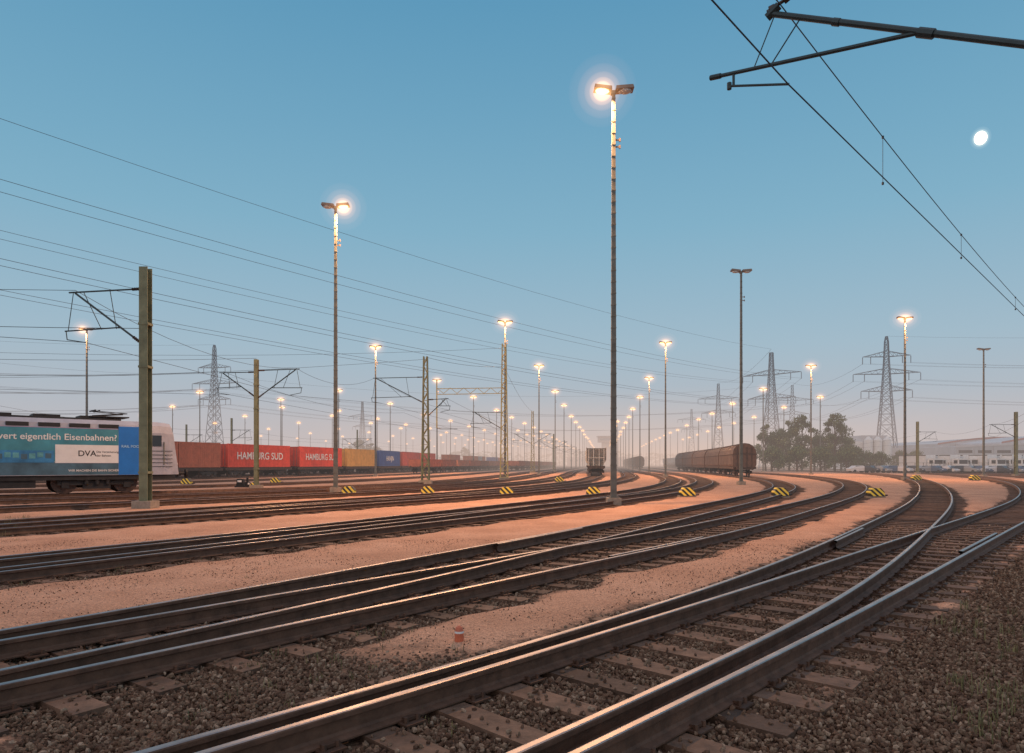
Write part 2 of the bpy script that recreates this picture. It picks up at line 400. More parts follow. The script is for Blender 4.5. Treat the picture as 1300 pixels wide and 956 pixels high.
def add_zone(dens,x0,x1,y0,y1,sand=False,up=0.):
    n=int(dens*(x1-x0)*(y1-y0)); x,y=gen(n,x0,x1,y0,y1); m=near_mask(x,y)
    keep=m>rng.uniform(.2,.8,len(m)) if not sand else m<.5
    x=x[keep];y=y[keep]; out=[]
    for a,b_ in zip(x,y):
        ok=True; z=-.230+rng.uniform(-.006,.024)
        if sand: z=-.158
        for k in('A','B','C','D','E','E2','F','F2'):
            kd=skd.get(k)
            if kd is None: continue
            co,i,dd_=kd.find((a,b_,0))
            if dd_>4: continue
            for (c2,j,d2) in kd.find_n((a,b_,0),2):
                sx,sy,dx,dy,l,r=slarr[k][j]
                s=(a-sx)*dx+(b_-sy)*dy; t=(a-sx)*dy-(b_-sy)*dx
                if abs(s)<.135 and -l<t<r:
                    if rng.random()>.07: ok=False
                    else: z=-.18
        for k in('A','B','C','D','E','E2'):
            if abs(KD[k].find((a,b_,0))[2]-HG)<.085: ok=False
        if ok: out.append((a,b_,z))
    return out
P=add_zone(1300,-5.5,7.,3.3,8.)
scatter('ballast_stones',P,.014,.030)
P=add_zone(650,-10,11,8.,12.)
scatter('ballast_stones',P,.018,.033)
P=add_zone(190,-16,19,12.,20.)
scatter('ballast_stones',P,.024,.040)
P=add_zone(110,-12,14,4.5,16.,True)
scatter('loose_pebbles',P,.004,.013)

# ------------------------------------------------------------ grass tufts
mb=MB()
def tuft(x,y,n,h):
    for _ in range(n):
        a=rng.uniform(0,6.28); r=rng.uniform(0,.12); bx,by=x+r*math.cos(a),y+r*math.sin(a)
        hh=h*rng.uniform(.4,1.2); l=rng.uniform(.1,.7)*hh; a2=rng.uniform(0,6.28); w=.004
        px,py=math.cos(a2+1.57)*w,math.sin(a2+1.57)*w
        m1=(bx+math.cos(a2)*l*.3,by+math.sin(a2)*l*.3,GZ-.04+hh*.6); tp=(bx+math.cos(a2)*l,by+math.sin(a2)*l,GZ-.04+hh)
        mb.add([(bx-px,by-py,GZ-.08),(bx+px,by+py,GZ-.08),(m1[0]+px*.8,m1[1]+py*.8,m1[2]),(m1[0]-px*.8,m1[1]-py*.8,m1[2]),tp],[(0,1,2,3),(3,2,4)])
for _ in range(52):
    y=rng.uniform(4.4,8.5); x=y*.46+rng.uniform(1.0,2.2)*y/6
    tuft(x,y,int(rng.integers(5,16)),rng.uniform(.06,.15))
for _ in range(50):
    tuft(rng.uniform(-9,-4),rng.uniform(9.2,13),int(rng.integers(4,12)),rng.uniform(.04,.11))
for _ in range(50):
    tuft(rng.uniform(-2.4,-.2),rng.uniform(4.6,7.8),int(rng.integers(4,9)),rng.uniform(.04,.08))
for _ in range(80):
    y=rng.uniform(15,24); tuft(-y*.72+rng.uniform(-3,1.),y-1,int(rng.integers(8,16)),rng.uniform(.1,.25))
obj(mb,'grass',[paint('grass_blade',(.17,.155,.07),.7,0,.35,3.,0,.5)])

# ------------------------------------------------------------ lamp posts
def lamp_mesh(name,left,right):
    mb=MB(); H=18.
    mb.box((0,0,.08),(.6,.6,.4),1)
    mb.box((0,0,.30),(.38,.38,.03),0)
    mb.box((0,0,.3+H/2-.15),(.25,.20,H-.3),0,taper=(.56,.6))
    for k in range(34):
        z=1.2+k*.5; w=.25-.11*z/H
        mb.box((0,0,z),(w+.02,.21-.08*z/H+.015,.05),0)
    for z in(15.6,15.9):
        mb.box((.16,0,z),(.22,.05,.05),3); mb.box((.27,0,z),(.07,.07,.14),3)
    mb.box((-.02,0,H-.05),(.2,.18,.14),0)
    mb.cyl((-.6,0,H+.02),(.6,0,H+.06),.04,None,8,0)
    for s,lit in((-1,left),(1,right)):
        R=Matrix.Rotation(-.10*s+.02,3,'Y')
        mb.box((.47*s,0,H+.13),(.78,.5,.17),3,R,taper=(.94,.8))
        mb.ball((.49*s,-.02,H+.03),.26,2 if lit else 4,10,(1.2,.8,.45))
    if left or right:
        c=(-.49*left+.49*right); wd=1.5 if left and right else 1.
        for r,mi in((.42,5),(.58,6),(.80,7),(1.12,8),(1.5,9)): mb.ball((c,-.02,H+.02),r,mi,20,(1+(wd-1)*.42/r,1,.95))  # nested self-glowing shells imitate the glare around the lamp
    return mb.mesh(name,[M_galv,M_conc,M_lens,M_head_grey,M_lens_off]+MH,False)
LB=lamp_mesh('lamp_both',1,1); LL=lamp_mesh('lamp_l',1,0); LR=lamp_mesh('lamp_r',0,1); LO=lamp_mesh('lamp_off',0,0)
def lamp(x,y,me=LB,power=0,rz=0.,s=1.):
    o=place('yard_lamp_post',me,(x,y,GZ),rz)
    if s!=1.: o.scale=(1,1,s)
    if power:
        ld=bpy.data.lights.new('sodium_light','AREA'); ld.shape='DISK'; ld.size=.5; ld.energy=power; ld.color=(1.,.50,.22)
        lo=bpy.data.objects.new('sodium_light',ld); scene.collection.objects.link(lo)
        lo.parent=o; lo.location=({LL:-.72,LR:.72}.get(me,.72),-.25,17.86); lo.rotation_euler=(0,{LL:.35,LR:-.35}.get(me,-.35),0)
    return o
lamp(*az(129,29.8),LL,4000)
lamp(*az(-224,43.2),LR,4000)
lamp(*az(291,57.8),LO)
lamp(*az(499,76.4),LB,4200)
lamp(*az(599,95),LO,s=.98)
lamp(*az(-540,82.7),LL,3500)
PL=4200
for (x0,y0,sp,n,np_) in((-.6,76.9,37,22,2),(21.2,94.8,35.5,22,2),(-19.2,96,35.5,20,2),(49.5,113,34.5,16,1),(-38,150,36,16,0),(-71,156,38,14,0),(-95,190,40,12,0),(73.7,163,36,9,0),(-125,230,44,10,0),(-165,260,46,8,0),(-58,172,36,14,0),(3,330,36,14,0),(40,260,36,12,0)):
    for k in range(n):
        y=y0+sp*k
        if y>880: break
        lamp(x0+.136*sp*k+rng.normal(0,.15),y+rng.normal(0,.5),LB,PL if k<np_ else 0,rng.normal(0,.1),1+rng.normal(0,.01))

# ------------------------------------------------------------ catenary masts
def tube(mb,p,q,r,mat=1): mb.cyl(p,q,r,None,8,mat)
def insul(mb,p,q,mat=2,r=.07):
    p=Vector(p);q=Vector(q);n=6
    mb.cyl(p,q,r*.45,None,8,mat)
    for k in range(n):
        a=p.lerp(q,(k+.2)/n);b_=p.lerp(q,(k+.55)/n); mb.cyl(a,b_,r,r*.8,8,mat)
def cantilever(mb,d,zt=7.3,reach=3.2,dz=1.75,off=.15):
    d=Vector((d[0],d[1],0)).normalized()
    def p(r,z): v=d*r; return (v.x,v.y,z)
    zl=zt-dz
    insul(mb,p(off,zt),p(off+.5,zt)); tube(mb,p(off+.5,zt),p(reach+.3,zt+.02),.033)
    g=(zt-zl)/(reach-off)
    insul(mb,p(off,zl),p(off+.45,zl+.45*g)); tube(mb,p(off+.45,zl+.45*g),p(reach,zt-.02),.04)
    t0=p(off+1.0,zl+1.0*g); tube(mb,t0,p(reach+.5,zl+1.0*g-.05),.028)
    ze=zl+1.0*g-.05
    tube(mb,p(reach+.1,zt-.02),p(reach+.35,ze),.016)
    tube(mb,p(reach+.45,ze),p(reach+.4,ze-.35),.02); tube(mb,p(reach+.4,ze-.35),p(reach-.5,ze-.5),.02)
    tube(mb,p(off+1.5,zt),p(off+1.2,ze),.016); tube(mb,p(reach-.4,zt),p(off+1.9,ze),.016)
    return p(reach,zt+.1),p(reach-.5,ze-.5)
def arm(mb,ar,off=.15):
    return cantilever(mb,ar[:2],*(ar[2:] if len(ar)>2 else ()),off=off)
def hmast(name,x,y,h,arms,w=.34):
    mb=MB()
    mb.box((0,0,.08),(.75,.7,.42),3)
    mb.box((0,-w/2,h/2+.28),(w,.025,h),0); mb.box((0,w/2,h/2+.28),(w,.025,h),0); mb.box((0,0,h/2+.28),(.03,w-.03,h),0)
    for z in(1.4,5.6,7.3): mb.box((0,0,z+.02),(w+.05,w+.06,.09),0)
    pts=[arm(mb,ar) for ar in arms]
    obj(mb,name,[M_galvy,M_tube,M_ins,M_conc],(x,y,GZ))
    return [(Vector((x,y,GZ))+Vector(a_),Vector((x,y,GZ))+Vector(b_)) for a_,b_ in pts]
def lmast(name,x,y,h,arms,w=.62,wt=.3,mat=None,extra=None):
    mb=MB(); mb.box((0,0,.1),(1.1,1.1,.45),3)
    for sx in(-1,1):
        for sy in(-1,1): mb.beam((sx*w/2,sy*w/2,.3),(sx*wt/2,sy*wt/2,h),.09,0)
    n=int(h/.75)
    for k in range(n):
        z0=.35+k*(h-.35)/n; z1=.35+(k+1)*(h-.35)/n
        w0=(w+(wt-w)*z0/h)/2; w1=(w+(wt-w)*z1/h)/2; s=1 if k%2 else -1
        for (a,b_) in(((-w0*s,-w0,z0),(w1*s,-w1,z1)),((-w0*s,w0,z0),(w1*s,w1,z1)),((-w0,-w0*s,z0),(-w1,w1*s,z1)),((w0,-w0*s,z0),(w1,w1*s,z1))): mb.beam(a,b_,.06,0)
        mb.beam((-w0,-w0,z0),(w0,-w0,z0),.05,0)
    pts=[arm(mb,ar,.3) for ar in arms]
    if extra: extra(mb)
    obj(mb,name,[mat or M_galvy,M_tube,M_ins,M_conc],(x,y,GZ))
    return [(Vector((x,y,GZ))+Vector(a_),Vector((x,y,GZ))+Vector(b_)) for a_,b_ in pts]
m1=hmast('catenary_mast',-14.6,27.2,9.3,[(-.95,.2,8.75,3.3,2.2)])
m2=hmast('catenary_mast',-17.9,47.8,8.8,[(-.98,.2,8.2,2.6,1.7),(.98,-.2,8.3,3.0,1.9)],.26)
m3=lmast('lattice_catenary_mast',-7.6,60,11.2,[(-.98,.2,9.4,4.6,2.2),(.9,-.4,7.4,2.0,1.4)])
def portal(mb):
    for z in(9.3,9.9): mb.beam((-7.2,0,z-.1),(0,0,z),.07,0)
    for k in range(10): mb.beam((-.72*k,0,9.3 if k%2 else 9.9),(-.72*(k+1),0,9.9 if k%2 else 9.3),.05,0)
    mb.beam((-7.2,0,5.6),(-7.2,0,10.8),.12,0); insul(mb,(-7.2,0,5.6),(-6.7,0,5.5)); tube(mb,(-6.7,0,5.5),(-5,0,5.5),.03)
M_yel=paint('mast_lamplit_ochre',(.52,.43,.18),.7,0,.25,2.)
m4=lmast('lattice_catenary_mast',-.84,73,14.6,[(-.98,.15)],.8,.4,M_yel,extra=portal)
m5=lmast('lattice_catenary_mast',3.8,126,11.5,[(-.98,.15),(.98,-.1)])
ms=[]
for k in range(1,7):
    ms.append(hmast('catenary_mast',3.8+.136*45*k+.5,126+45*k,9.,[(-.99,.14),(.99,-.14)]))
mr_=[hmast('catenary_mast',*az(515,118),8.8,[(.99,.1)]),hmast('catenary_mast',*az(640,96),8.8,[(-.99,.1)]),hmast('catenary_mast',*az(372,210),8.8,[(.99,.1)])]
hmast('catenary_mast',-52,66,9,[(-.98,.2)],.26); hmast('catenary_mast',-46,112,9,[(.98,-.2)],.26); hmast('catenary_mast',-62,130,9,[(.98,-.2)],.26); hmast('catenary_mast',-34,150,9,[(.98,-.2),(-.98,.2)],.26)
# mast beside the observer's track with its cantilever above the turnout
mb=MB(); bx,by=6.05,5.05
mb.box((bx,by,.1),(.9,.9,.6),3)
for o in(-.15,.15): mb.box((bx+o*.7,by-o*.7,4.5),(.24,.24,9.0),0,Matrix.Rotation(.785,3,'Z'))
tube(mb,(3.06,8.04,6.9),(5.2,5.9,5.13),.034); insul(mb,(5.2,5.9,5.13),(5.85,5.25,4.6))
tube(mb,(4.14,6.96,6.0),(4.24,6.86,5.92),.05)
tube(mb,(3.55,7.55,6.49),(3.6,7.5,6.45),.042)
tube(mb,(2.54,8.56,6.45),(4.16,6.94,5.99),.023)
tube(mb,(2.50,8.60,6.462),(2.60,8.50,6.433),.032)
tube(mb,(2.72,8.38,6.40),(2.72,8.38,6.24),.016); tube(mb,(2.68,8.42,6.26),(3.2,7.89,5.99),.014)
tube(mb,(2.68,8.42,6.30),(2.68,8.42,6.22),.028)
tube(mb,(3.02,8.08,6.88),(3.12,7.98,6.96),.05)
insul(mb,(3.02,8.08,6.95),(3.75,7.35,7.15),r=.045); tube(mb,(3.75,7.35,7.15),(6.05,5.05,7.4),.028)
tube(mb,(3.3,7.8,6.7),(3.05,8.05,6.30),.008); tube(mb,(3.13,7.97,7.0),(2.9,8.2,6.34),.007)
obj(mb,'catenary_mast',[M_galvy,M_tube,M_ins,M_conc])

# ------------------------------------------------------------ wires
def wire(name,pts,r,mat=M_wire):
    mb=MB()
    for a,b_ in zip(pts[:-1],pts[1:]): mb.cyl(a,b_,r,None,5,0,False)
    return obj(mb,name,[mat])
def span(a,b_,sag,n=14):
    a=Vector(a);b_=Vector(b_); out=[]
    for k in range(n+1):
        t=k/n; p=a.lerp(b_,t); p.z-=sag*4*t*(1-t); out.append(p)
    return out
EX,EY=31.,36.5
wire('contact_wire',[Vector(p) for p in [(-12,-9,5.95),(-3,1.1,5.97),(1.9,6.46,5.98),(3.2,7.89,5.98),(EX,EY,5.95)]],.009)
mw=span((-14,-11,6.95),(3.14,7.95,6.93),.3)[:-1]+span((3.14,7.95,6.93),(EX,EY,7.0),.66,30)
wire('messenger_wire',mw,.0075)
mb=MB()
for t in(.0954,.2305,.4,.55,.7,.85):
    x=3.14+(EX-3.14)*t;y=7.95+(EY-7.95)*t;z=6.93+.07*t-.66*4*t*(1-t)
    mb.cyl((x,y,5.98),(x,y,z),.004,None,4,0); mb.box((x,y,z),(.025,.025,.04)); mb.box((x,y,5.985),(.025,.025,.04))
obj(mb,'wire_dropper',[M_wire])
def chain(pts,name='overhead_wire'):
    for a,b_ in zip(pts[:-1],pts[1:]):
        wire(name,span(a[0],b_[0],.9,10),.011); wire(name,[a[1],b_[1]],.011)
def V3(x,y,a=7.3,b=5.8): return (Vector((x,y,a)),Vector((x,y,b)))
chain([V3(-42,14,8.8,6.3),m1[0],m2[1],m3[0],m4[0],m5[0],ms[0][0],ms[1][0],ms[2][0],ms[3][0]])
chain([V3(-60,30),m2[0],V3(-12,76),V3(-2,126),V3(8,200)])
chain([m3[1],m5[1],ms[0][1],ms[1][1],ms[2][1]])
chain([(Vector((EX,EY,7)),Vector((EX,EY,5.95))),mr_[1][0],mr_[0][0],mr_[2][0]])
chain([V3(-75,48),V3(-50,66),V3(-45,112),V3(-33,150),V3(-26,200)])
wire('overhead_wire',span((-60,20,9.0),(-14.6,27.2,7.0),.8),.012)
wire('overhead_wire',span((-7.6,60,11),(-.84,73,12),.3)+span((-.84,73,12),(3.8,126,11.3),.8),.015)
wire('overhead_wire',span((-60,24,7.9),(-17.9,47.8,9.),1.),.012)
wire('overhead_wire',span((-80,50,12),(-.84,73,14),1.5),.013)
wire('overhead_wire',span((-80,60,10),(-7.6,60,10.8),1.2),.013)

# ------------------------------------------------------------ pylons and power lines
def pylon(x,y,h,arms,rz,wb=7.):
    mb=MB()
    def hw(z):
        t=z/h; return wb/2*(1-t)**1.35+.55*(t) if t<1 else .3
    zs=[0]; z=0
    while z<h-1.5: z+=max(2.0,hw(z)*1.7); zs.append(min(z,h))
    for a,b_ in zip(zs[:-1],zs[1:]):
        wa,wb_=hw(a),hw(b_)
        C=[(-1,-1),(1,-1),(1,1),(-1,1)]
        for i in range(4):
            c=C[i];c2=C[(i+1)%4]
            mb.beam((c[0]*wa,c[1]*wa,a),(c[0]*wb_,c[1]*wb_,b_),.28*(1-.4*a/h))
            mb.beam((c[0]*wa,c[1]*wa,a),(c2[0]*wb_,c2[1]*wb_,b_),.14); mb.beam((c2[0]*wa,c2[1]*wa,a),(c[0]*wb_,c[1]*wb_,b_),.14)
            mb.beam((c[0]*wb_,c[1]*wb_,b_),(c2[0]*wb_,c2[1]*wb_,b_),.13)
    out=[]
    for (za,wd) in arms:
        w0=hw(za)
        for s in(-1,1):
            for yy in(-w0,w0):
                mb.beam((s*w0,yy,za),(s*wd,0,za+.2),.17); mb.beam((s*w0,yy,za+1.8),(s*wd,0,za+.2),.15)
            for k in range(1,5):
                t=k/5; mb.beam((s*(w0+(wd-w0)*t),-w0*(1-t),za+.2*t),(s*(w0+(wd-w0)*t),w0*(1-t),za+1.8-1.6*t),.1)
                t2=(k-1)/5; mb.beam((s*(w0+(wd-w0)*t),0,za+.2*t),(s*(w0+(wd-w0)*t2),0,za+1.8-1.6*t2),.1)
            for t in(1.,.62):
                xx=s*(w0+(wd-w0)*t); mb.cyl((xx,0,za),(xx,0,za-2.4),.13,None,6,0)
                out.append((xx,za-2.4))
    out.append((0,h))
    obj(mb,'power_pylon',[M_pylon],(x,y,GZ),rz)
    c,s=math.cos(rz),math.sin(rz)
    return [Vector((x+c*a,y+s*a,b_)) for a,b_ in out]
rz=-math.radians(41)
pa=pylon(98,258,45,[(26.5,9),(35.5,11)],rz)
pb=pylon(-134,-6,49,[(34,9),(41,11)],rz)
for a,b_ in zip(pb,pa): wire('power_line',span(a,b_,7.,30),.03,M_hvwire)
pc=pylon(130,237,46,[(27,8),(33,10.5),(39,7.5)],-.3)
pd=pylon(330,150,46,[(27,8),(33,10.5),(39,7.5)],-.3)
for a,b_ in zip(pc,pd): wire('power_line',span(a,b_,6,16),.025,M_hvwire)
pe=pylon(az(262,380)[0],380,47,[(30,9),(38,11)],-.4); pf=pylon(az(356,390)[0],390,48,[(30,9),(38,11)],-.4)
pg=pylon(az(-378,300)[0],300,54,[(30,8),(37,11),(44,8)],-.2); ph=pylon(az(-190,520)[0],520,50,[(30,8),(38,11)],-.2)
pi_=pylon(az(228,560)[0],560,48,[(30,8),(38,11)],-.2)
for a,b_ in zip(pa,pe): wire('power_line',span(a,b_,4,10),.04,M_hvwire)
for a,b_ in zip(pc,pf): wire('power_line',span(a,b_,4,10),.04,M_hvwire)
pz=[Vector((-330,170,p.z+0)) + Vector(((i-4)*1.5,0,0)) for i,p in enumerate(pg)]
for a,b_ in zip(pz,pg): wire('power_line',span(a,b_,7,16),.035,M_hvwire)
for a,b_ in zip(pg,pf): wire('power_line',span(a,b_,9,20),.035,M_hvwire)
for a,b_ in zip(pb,pg): wire('power_line',span((a.x-40,a.y+30,a.z-10),b_,10,20),.03,M_hvwire)

# ------------------------------------------------------------ rolling stock
def wheelset(mb,x,wm,r=.46):
    for s in(-1,1):
        mb.cyl((x,s*.70,r),(x,s*.83,r),r,r,16,wm); mb.cyl((x,s*.83,r),(x,s*1.0,r),.14,.12,8,wm)
    mb.cyl((x,-.7,r),(x,.7,r),.08,None,8,wm)
def bogie(mb,xc,wb,fm,wm,r=.46):
    for s in(-1,1):
        wheelset(mb,xc+s*wb/2,wm,r)
        mb.box((xc,s*1.03,.58),(wb+.7,.12,.22),fm); mb.box((xc,s*1.03,.42),(wb*.45,.14,.3),fm)
        for t in(-1,1): mb.box((xc+t*wb/2,s*1.06,.5),(.34,.16,.36),fm)
    mb.box((xc,0,.7),(.5,2.0,.2),fm)
def buffers(mb,L,z,fm):
    for s in(-1,1):
        for y in(-.87,.87):
            mb.cyl((s*L/2,y,z),(s*(L/2+.45),y,z),.1,None,8,fm); mb.cyl((s*(L/2+.45),y,z),(s*(L/2+.5),y,z),.24,None,12,fm)
        mb.box((s*(L/2+.12),0,z-.03),(.26,.2,.22),fm)
def text(s,size,loc,parent,mat,align='LEFT',rot=(math.pi/2,0,0)):
    c=bpy.data.curves.new('lettering','FONT'); c.body=s; c.size=size; c.align_x=align; c.offset=size*.012
    c.materials.append(mat); o=bpy.data.objects.new('lettering',c); scene.collection.objects.link(o)
    o.parent=parent; o.location=loc; o.rotation_euler=rot; return o
mb=MB(); Lc=18.9
bodyp=[(-1.48,1.0),(-1.48,3.35),(-1.38,3.75),(-1.05,3.98),(1.05,3.98),(1.38,3.75),(1.48,3.35),(1.48,1.0)]
mb.prism(bodyp,-Lc+1.9,-1.9,0,0)
def cab(xa,xb,mat):
    n=len(bodyp); sc=[(0,1.),(.55,.995),(.8,.93),(1.,.84)]
    rings=[]
    for t,s in sc:
        x=xa+(xb-xa)*t; rings.append([(x+((xa-xb)*.22*max(0,(z-1.9)/2.1)*t),y*s,(1.0+(z-1.0)*(1-.05*(1-s)*6*.5))) for y,z in bodyp])
    vs=[p for r in rings for p in r]; fs=[]
    for k in range(len(sc)-1):
        for i in range(n): fs.append((k*n+i,k*n+(i+1)%n,(k+1)*n+(i+1)%n,(k+1)*n+i))
    fs.append(tuple(range((len(sc)-1)*n,len(sc)*n)))
    mb.add(vs,fs,mat)
cab(-1.9,0,1); cab(-Lc+1.9,-Lc,1)
mb.box((-2.52,0,2.33),(1.24,2.972,2.64),2)
mb.box((-9.6,-1.484,2.60),(12.9,.012,1.75),3)
mb.box((-9.6,-1.4845,3.42),(12.9,.010,.16),7)
mb.box((-4.6,-1.492,2.13),(2.9,.012,.96),4)
mb.box((-9.6,-1.482,1.36),(12.9,.010,.66),5)
mb.box((-9.9,-1.4915,1.98),(7.6,.008,.62),6)
for k in range(22): mb.box((-6.35-k*.34,-1.497,2.02+.05*math.sin(k*1.7)),(.26,.006,.26),12 if k%3 else 5)
for k in range(9): mb.box((-3.6-k*1.35,-1.44,3.64),(.95,.05,.2),8)
mb.box((-9.4,0,4.03),(13.,1.9,.1),8)
for k in range(6): mb.box((-4.2-k*2.1,0,4.14),(1.2,1.3,.16),8)
for xp in(-3.4,-15.4):
    mb.box((xp,0,4.2),(1.9,1.5,.06),8)
    for s in(-1,1):
        mb.beam((xp-.8,s*.4,4.25),(xp+.9,s*.5,4.42),.05,8); mb.beam((xp+.9,s*.5,4.42),(xp-.7,s*.3,4.52),.04,8)
    mb.beam((xp-.7,-.75,4.54),(xp-.7,.75,4.54),.06,8); mb.beam((xp-.5,-.75,4.52),(xp-.5,.75,4.52),.05,8)
    for t in(-.7,.7): insul(mb,(xp+t,.5,4.06),(xp+t,.5,4.3),8)
mb.box((-1.25,-1.478,2.9),(.55,.02,.62),9); mb.box((-1.25,1.478,2.9),(.55,.02,.62),9)
mb.box((-.85,-1.47,2.2),(.06,.05,1.3),10)
for k in range(5): mb.box((-1.05,-1.482,1.45+.22*k),(1.3,.01,.035),8)
mb.box((-.35,0,3.0),(.12,2.0,.7),9)
for s in(-1,1): mb.cyl((-.02,s*.8,1.55),(.03,s*.8,1.55),.13,None,10,4)
mb.box((-Lc/2,0,.88),(Lc-.5,2.7,.26),8)
mb.box((-Lc/2,0,.62),(5.2,2.4,.5),8)
for s in(-.9,.9): mb.cyl((-.1,s,1.05),(.45,s,1.05),.1,None,8,8); mb.cyl((.45,s,1.05),(.52,s,1.05),.26,None,12,8)
for x0 in(-4.1,-Lc+4.1):
    bogie(mb,x0,2.9,8,11,.60)
    for k in(-1,0,1): mb.cyl((x0+k*.5,-1.2,.5),(x0+k*.5,-1.2,.85),.11,None,8,8)
M_locog=paint('loco_grey',(.36,.37,.43),.45,0,.15,2.); M_blue=paint('loco_blue',(.015,.17,.55),.4,0,.1,1.5)
M_teal=paint('poster_teal',(.06,.26,.33),.45,0,.3,.7); M_band=paint('poster_dark',(.06,.13,.18),.5,0,.4,1.2)
M_pic=paint('poster_blue',(.04,.20,.40),.45,0,.4,1.5); M_pink=paint('poster_pink',(.36,.20,.36),.5,0,.3,.6); M_grn=paint('poster_green',(.10,.32,.36),.5,0,.5,2.)
loco=obj(mb,'electric_locomotive',[M_locog,M_locog,M_blue,M_teal,M_white,M_band,M_pic,M_pink,M_dark,M_glass,M_galv,M_wheel,M_grn],(0,0,0))
loco.location=(-20.15,40.5,0); loco.rotation_euler=(0,0,math.atan2(.669,.743))
text('wert eigentlich Eisenbahnen?',.46,(-3.22,-1.50,2.86),loco,M_white,'RIGHT')
text('RAIL POOL',.20,(-2.52,-1.50,2.5),loco,paint('pale_blue',(.35,.6,.8),.5),'CENTER')
text('DVA',.42,(-5.05,-1.502,2.02),loco,M_black); text('Die Versicherung',.15,(-4.2,-1.502,2.2),loco,M_black); text('der Bahnen',.15,(-4.2,-1.502,2.0),loco,M_black)
text('WIR MACHEN DIE BAHN SICHER',.16,(-4.3,-1.500,1.2),loco,M_white,'CENTER')

def flat(L=13.0):
    mb=MB(); mb.box((0,0,1.07),(L,2.3,.16),0)
    for s in(-1,1): mb.box((0,s*1.2,.98),(L,.1,.34),0); mb.box((0,s*.35,.9),(L,.12,.3),0)
    for k in range(9): mb.box((-L/2+.6+k*(L-1.2)/8,0,1.17),(.2,2.6,.06),0)
    bogie(mb,-L/2+2,1.8,1,2); bogie(mb,L/2-2,1.8,1,2); buffers(mb,L,1.05,1)
    return mb.mesh('flat_wagon',[M_frame,M_dark,M_wheel])
FW=flat()
def containerm(L,H,mat):
    mb=MB(); W=2.44
    n=int(L/.28); x=-L/2+.16; e=(L-.32)/n; d=.036
    for s in(-1,1):
        pr=[]
        for k in range(n):
            a=x+k*e; pr+=[(a,0),(a+e*.25,0),(a+e*.38,1),(a+e*.72,1),(a+e*.85,0)]
        pr.append((L/2-.16,0))
        vs=[];fs=[]
        for (xx,q) in pr: vs+= [(xx,s*(W/2-.01-q*d),.16),(xx,s*(W/2-.01-q*d),H-.12)]
        for i in range(len(pr)-1):
            f=(2*i,2*i+2,2*i+3,2*i+1); fs.append(f if s<0 else f[::-1])
        mb.add(vs,fs,0)
        mb.box((0,s*(W/2-.05),.08),(L,.1,.16),0); mb.box((0,s*(W/2-.05),H-.06),(L,.1,.12),0)
    mb.box((0,0,H-.08),(L-.04,W-.2,.08),0); mb.box((0,0,.1),(L-.04,W-.2,.1),0)
    for sx in(-1,1):
        for sy in(-1,1): mb.box((sx*(L/2-.08),sy*(W/2-.08),H/2),(.17,.17,H+.01),0)
        mb.box((sx*(L/2-.06),0,H/2),(.05,W-.3,H-.3),0)
        for y in(-.75,-.3,.3,.75): mb.cyl((sx*(L/2-.01),y,.2),(sx*(L/2-.01),y,H-.2),.025,None,6,1)
    return mb.mesh('shipping_container',[mat,M_galv])
cols={'rust':(.46,.13,.07),'red':(.64,.07,.04),'yellow':(.60,.34,.09),'blue':(.045,.10,.30),'dred':(.42,.08,.06),'grey':(.35,.35,.35),'or':(.55,.19,.10)}
CM={k:paint('container_'+k,v,.55,0,.22,1.2) for k,v in cols.items()}
C40={k:containerm(12.19,2.9,CM[k]) for k in cols}; C20={k:containerm(6.06,2.9,CM[k]) for k in cols}
def on_track(k,s):
    Q=T[k]; seg=np.r_[0,np.cumsum(np.linalg.norm(np.diff(Q,axis=0),axis=1))]
    x=np.interp(s,seg,Q[:,0]);y=np.interp(s,seg,Q[:,1]); x2=np.interp(s+1,seg,Q[:,0]);y2=np.interp(s+1,seg,Q[:,1])
    return x,y,math.atan2(y2-y,x2-x)
def s_at_y(k,yy):
    Q=T[k]; seg=np.r_[0,np.cumsum(np.linalg.norm(np.diff(Q,axis=0),axis=1))]; return float(np.interp(yy,Q[:,1],seg))
def train(k,y0,lst):
    s=s_at_y(k,y0)
    for it in lst:
        x,y,a=on_track(k,s+6.9)
        place('flat_wagon',FW,(x,y,0),a)
        if it:
            if it[0]=='2':
                for j,c in enumerate(it[1]):
                    dx=(-3.1,3.1)[j]
                    place('shipping_container',C20[c],(x+dx*math.cos(a),y+dx*math.sin(a),1.2),a)
            else:
                c=place('shipping_container',C40[it[1]],(x,y,1.2),a)
                if it[2]: text(it[2],1.3,(0,-1.235,1.0),c,M_white,'CENTER')
        s+=13.95
train('K',70,[('2',('rust','rust')),('4','red','HAMBURG SUD'),('4','red','HAMBURG SUD'),('4','yellow',''),('4','blue','HANJIN'),('4','dred',''),('4','red','CRX'),None,('2',('rust','dred')),None,('4','rust',''),('2',('grey','rust')),None,('4','blue',''),('4','dred','')])
train('K2',60,[('4','or',''),('4','rust',''),('4','dred',''),('2',('yellow','rust')),None,('4','rust',''),('4','or',''),None])
def openw(col):
    mb=MB(); L=12.4
    mb.box((0,0,1.05),(L,2.5,.2),1)
    for s in(-1,1):
        mb.box((0,s*1.32,1.75),(L,.07,1.25),0)
        for k in range(11): mb.box((-L/2+.3+k*(L-.6)/10,s*1.38,1.75),(.12,.09,1.25),0)
        mb.box((0,s*1.36,2.4),(L,.14,.1),0); mb.box((s*L/2,0,1.75),(.08,2.62,1.25),0)
    bogie(mb,-L/2+2,1.8,1,2); bogie(mb,L/2-2,1.8,1,2); buffers(mb,L,1.05,1)
    return mb.mesh('open_freight_wagon',[paint('open_wagon_paint',col,.7,0,.3,1.5),M_frame,M_wheel])
OW=[openw((.40,.12,.07)),openw((.30,.11,.07)),openw((.46,.18,.11))]
